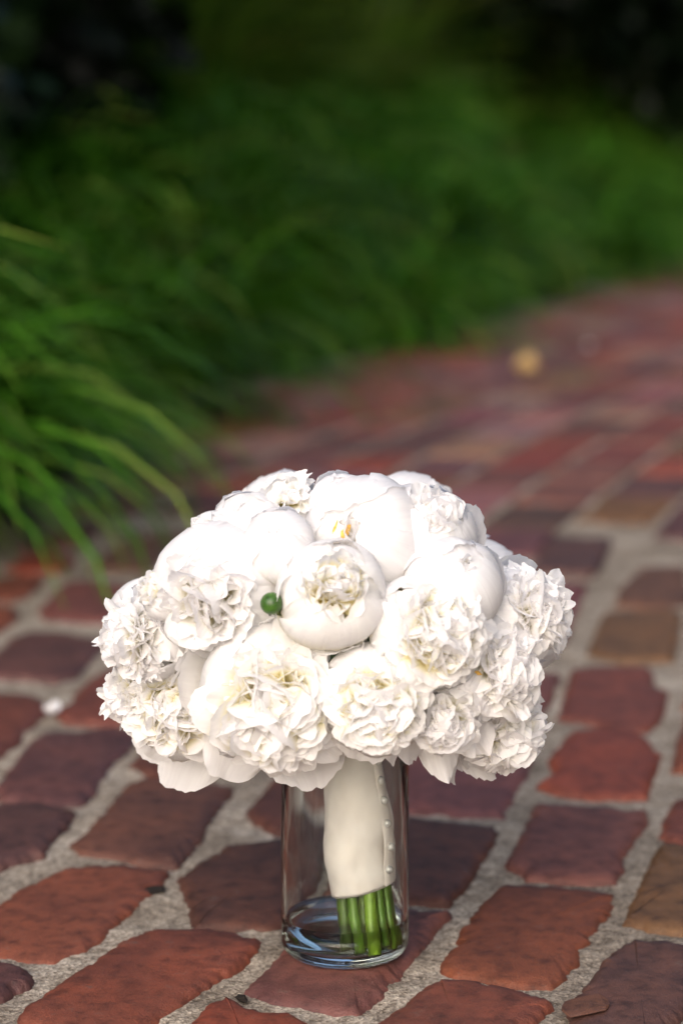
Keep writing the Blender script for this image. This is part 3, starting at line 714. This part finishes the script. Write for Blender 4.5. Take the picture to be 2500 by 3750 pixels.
# bud with sepals, and leaves filling the gaps
def spot(px, py, depth):
    d = ray(px * K, py * K).normalized(); return CAM + d * depth
pos, f, R = place(622, 1388, 24, -.1, .35)
pos = pos + toward * -.012
bm_ = MB(); pf = frame(f, 0.3)
for j in range(13):
    th = math.pi * j / 12
bm_.lathe([(0, -1)] + [(math.sin(math.radians(a)) * (1 + .02 * math.sin(a)), -math.cos(math.radians(a))) for a in range(10, 180, 10)] + [(0, 1)], 24)
bm_.v = [pf @ (v * R) + pos - B0 for v in bm_.v]
bud = bm_.build('bud', M_BUD, bq); tag(bud, 'small round green bud tucked between the white flowers')
for k in range(5):
    s2 = MB(); pts = []; a0 = k * 1.257 + .4
    for j in range(8):
        v = j / 7; th = math.radians(lerp(172, 108 + 18 * (k % 2), v)); wd = .55 * math.sin(math.pi * min(1, v * .8 + .15)) * (1 - .6 * smooth01(.6, 1, v))
        for i in range(5):
            u = -1 + .5 * i; ph = a0 + u * wd; pts.append(pf @ (Vector((math.sin(th) * math.cos(ph), math.sin(th) * math.sin(ph), math.cos(th))) * R * (1.04 + .03 * u * u + .12 * smooth01(.6, 1, v) * (k % 2))) + pos - B0)
    s2.grid(pts, 5, 8); s2.build('sepal', M_SEPAL, bud)
s2 = MB(); s2.tube([pos - B0 - f * R * .9, pos - B0 - f * R * 2.2, BC - B0 + Vector((0, 0, -.02)), WT - B0], [.0022, .0022, .0024, .0024], 8); s2.build('stem', M_STEM, bq)
def leaf(root, tip, wd, nrm, r):
    pts = []; ax = tip - root; sv = ax.cross(nrm).normalized(); nn = sv.cross(ax).normalized()
    for j in range(9):
        v = j / 8; ww = wd * math.sin(math.pi * (v * .93 + .05)) ** .9
        for i in range(5):
            u = -1 + .5 * i; pts.append(root + ax * v + sv * ww * u + nn * (abs(u) * ww * .35 - ax.length * .25 * v * v + .002 * nz(u * 3, v * 5, root.x * 90)) - B0)
    m2 = MB(); m2.grid(pts, 5, 9); return m2.build('leaf', M_LEAF, bq)
rl = random.Random(4)
for (px, py, dd) in ((640, 1405, .035), (770, 1500, .035), (855, 1470, .03), (685, 1195, .03), (1035, 1595, .035), (590, 1500, .04), (935, 1310, .035), (740, 1290, .035)):
    p, f, R = place(px, py, 30, 0, .1); p = p - toward * (dd + .012)
    for q in range(2):
        a = rl.uniform(0, 6.28); t = (right * math.cos(a) + vup * math.sin(a)) * .035 + toward * .004
        leaf(p - t * .5, p + t * .5, .011, toward, rl)

# ------------------------------------------------------------------ small things lying on the path
def scatter_leaf(name, px, py, L, W, mat, label, cat, curl, seed, z=0.0025):
    g = ground(px * K, py * K); r = random.Random(seed); pts, al = [], []
    for j in range(9):
        v = j / 8; ww = W * math.sin(math.pi * (v * .9 + .06)) ** .8
        for i in range(7):
            u = -1 + i / 3; pts.append(Vector((u * ww, (v - .5) * L, curl * (u * u * .6 + (2 * v - 1) ** 2) + .002 * nz(u * 2 + seed, v * 3))))
            al.append(.85 + .15 * v)
    mnz = min(p.z for p in pts); pts = [p - Vector((0, 0, mnz)) for p in pts]
    mb = MB(); mb.grid(pts, 7, 9, along=al, across=[.5] * len(al), seed=[.3] * len(al)); o = mb.build(name, mat, loc=(g.x, g.y, z)); o.rotation_euler = (r.uniform(.25, .5) if mat == M_DRY else 0, 0, r.uniform(-.5, .5))
    md = o.modifiers.new('thickness', 'SOLIDIFY'); md.thickness = .0006
    tag(o, label, cat); return o
scatter_leaf('fallen_leaf', 1210, 862, .052, .026, M_DRY, 'curled tan dry leaf lying on the far bricks near the grass', 'leaf', .028, 3)
scatter_leaf('fallen_petal', 1352, 800, .022, .010, M_WHITE, 'pale petal lying on the bricks beyond the tan leaf', 'petal', .006, 5)
scatter_leaf('fallen_petal', 120, 1645, .019, .0075, M_WHITE, 'tiny white petal lying on the mortar joint left of the bouquet', 'petal', .007, 8)
def pebble(name, px, py, size, mat, label, cat, seed, col=None, z=0.0):
    g = ground(px * K, py * K); bm = bmesh.new(); bmesh.ops.create_icosphere(bm, subdivisions=2, radius=1)
    for v in bm.verts:
        k = 1 + .5 * nz(v.co.x * 1.3 + seed, v.co.y * 1.3, v.co.z * 1.3); v.co = Vector((v.co.x * size[0], v.co.y * size[1], v.co.z * size[2])) * k
    mnz = min(v.co.z for v in bm.verts)
    for v in bm.verts: v.co.z -= mnz
    me = bpy.data.meshes.new(name); bm.to_mesh(me); bm.free(); me.materials.append(mat)
    o = link(bpy.data.objects.new(name, me)); o.location = (g.x, g.y, z); o.rotation_euler.z = seed
    if col: o.color = (*col, 1)
    tag(o, label, cat)
pebble('seed_husk', 555, 2287, (.006, .0035, .002), M_HUSK_GAP, 'black seed husk in the mortar beside the purple brick under the vase', 'husk', 2.0, z=-.004)
pebble('brick_chip', 1345, 2322, (.019, .013, .0017), M_BRICK, 'flat broken brick chip lying on the dark purple brick', 'chip', 4.0, BROWN, z=.0015)
pebble('joint_gap', 345, 2040, (.007, .013, .002), M_HUSK_GAP, 'thin black piece standing for the dark gap in the joint beside the orange brick', 'bark', 5.6, z=-.004)  # black piece added where the joint only has a dark gap

# ------------------------------------------------------------------ withered yellow tips on two of the flowers
bpy.context.view_layer.update(); dg = bpy.context.evaluated_depsgraph_get()
M_WITHER = mat_plain('withered_tip', (0.62, 0.36, 0.07), 0.6, 0.3, 300, 0.4)
for (px, py, ln, wd, ang, m_) in ((793, 1222, .0052, .0022, 1.0, 0), (768, 1216, .006, .0009, 1.2, 0), (1097, 1546, .0042, .0012, -.3, 0)):
    d = ray(px * K, py * K).normalized(); hit, loc, nrm, _, ob, _ = S.ray_cast(dg, CAM, d)
    if not hit or ob.name.split('.')[0] not in ('petal', 'peony'): continue
    if nrm.dot(d) > 0: nrm = -nrm
    t = (right * math.cos(ang) + vup * math.sin(ang)); t = (t - nrm * t.dot(nrm)).normalized(); b_ = nrm.cross(t); pts = []
    inv = ob.matrix_world.inverted(); own = ob if ob.name.startswith('peony') else ob.parent; inv = own.matrix_world.inverted()
    for j in range(8):
        v = j / 7; ww = wd * math.sin(math.pi * (v * .9 + .05)) * (1 + .4 * nz(v * 9, px))
        for i in range(5):
            u = -1 + .5 * i; pts.append(inv @ (loc + t * (v - .5) * ln * 2 + b_ * u * ww + nrm * (.0007 + .0003 * nz(u * 2, v * 5) - .0006 * u * u)))
    m2 = MB(); m2.grid(pts, 5, 8); m2.build('withered_tip', M_WITHER, own)
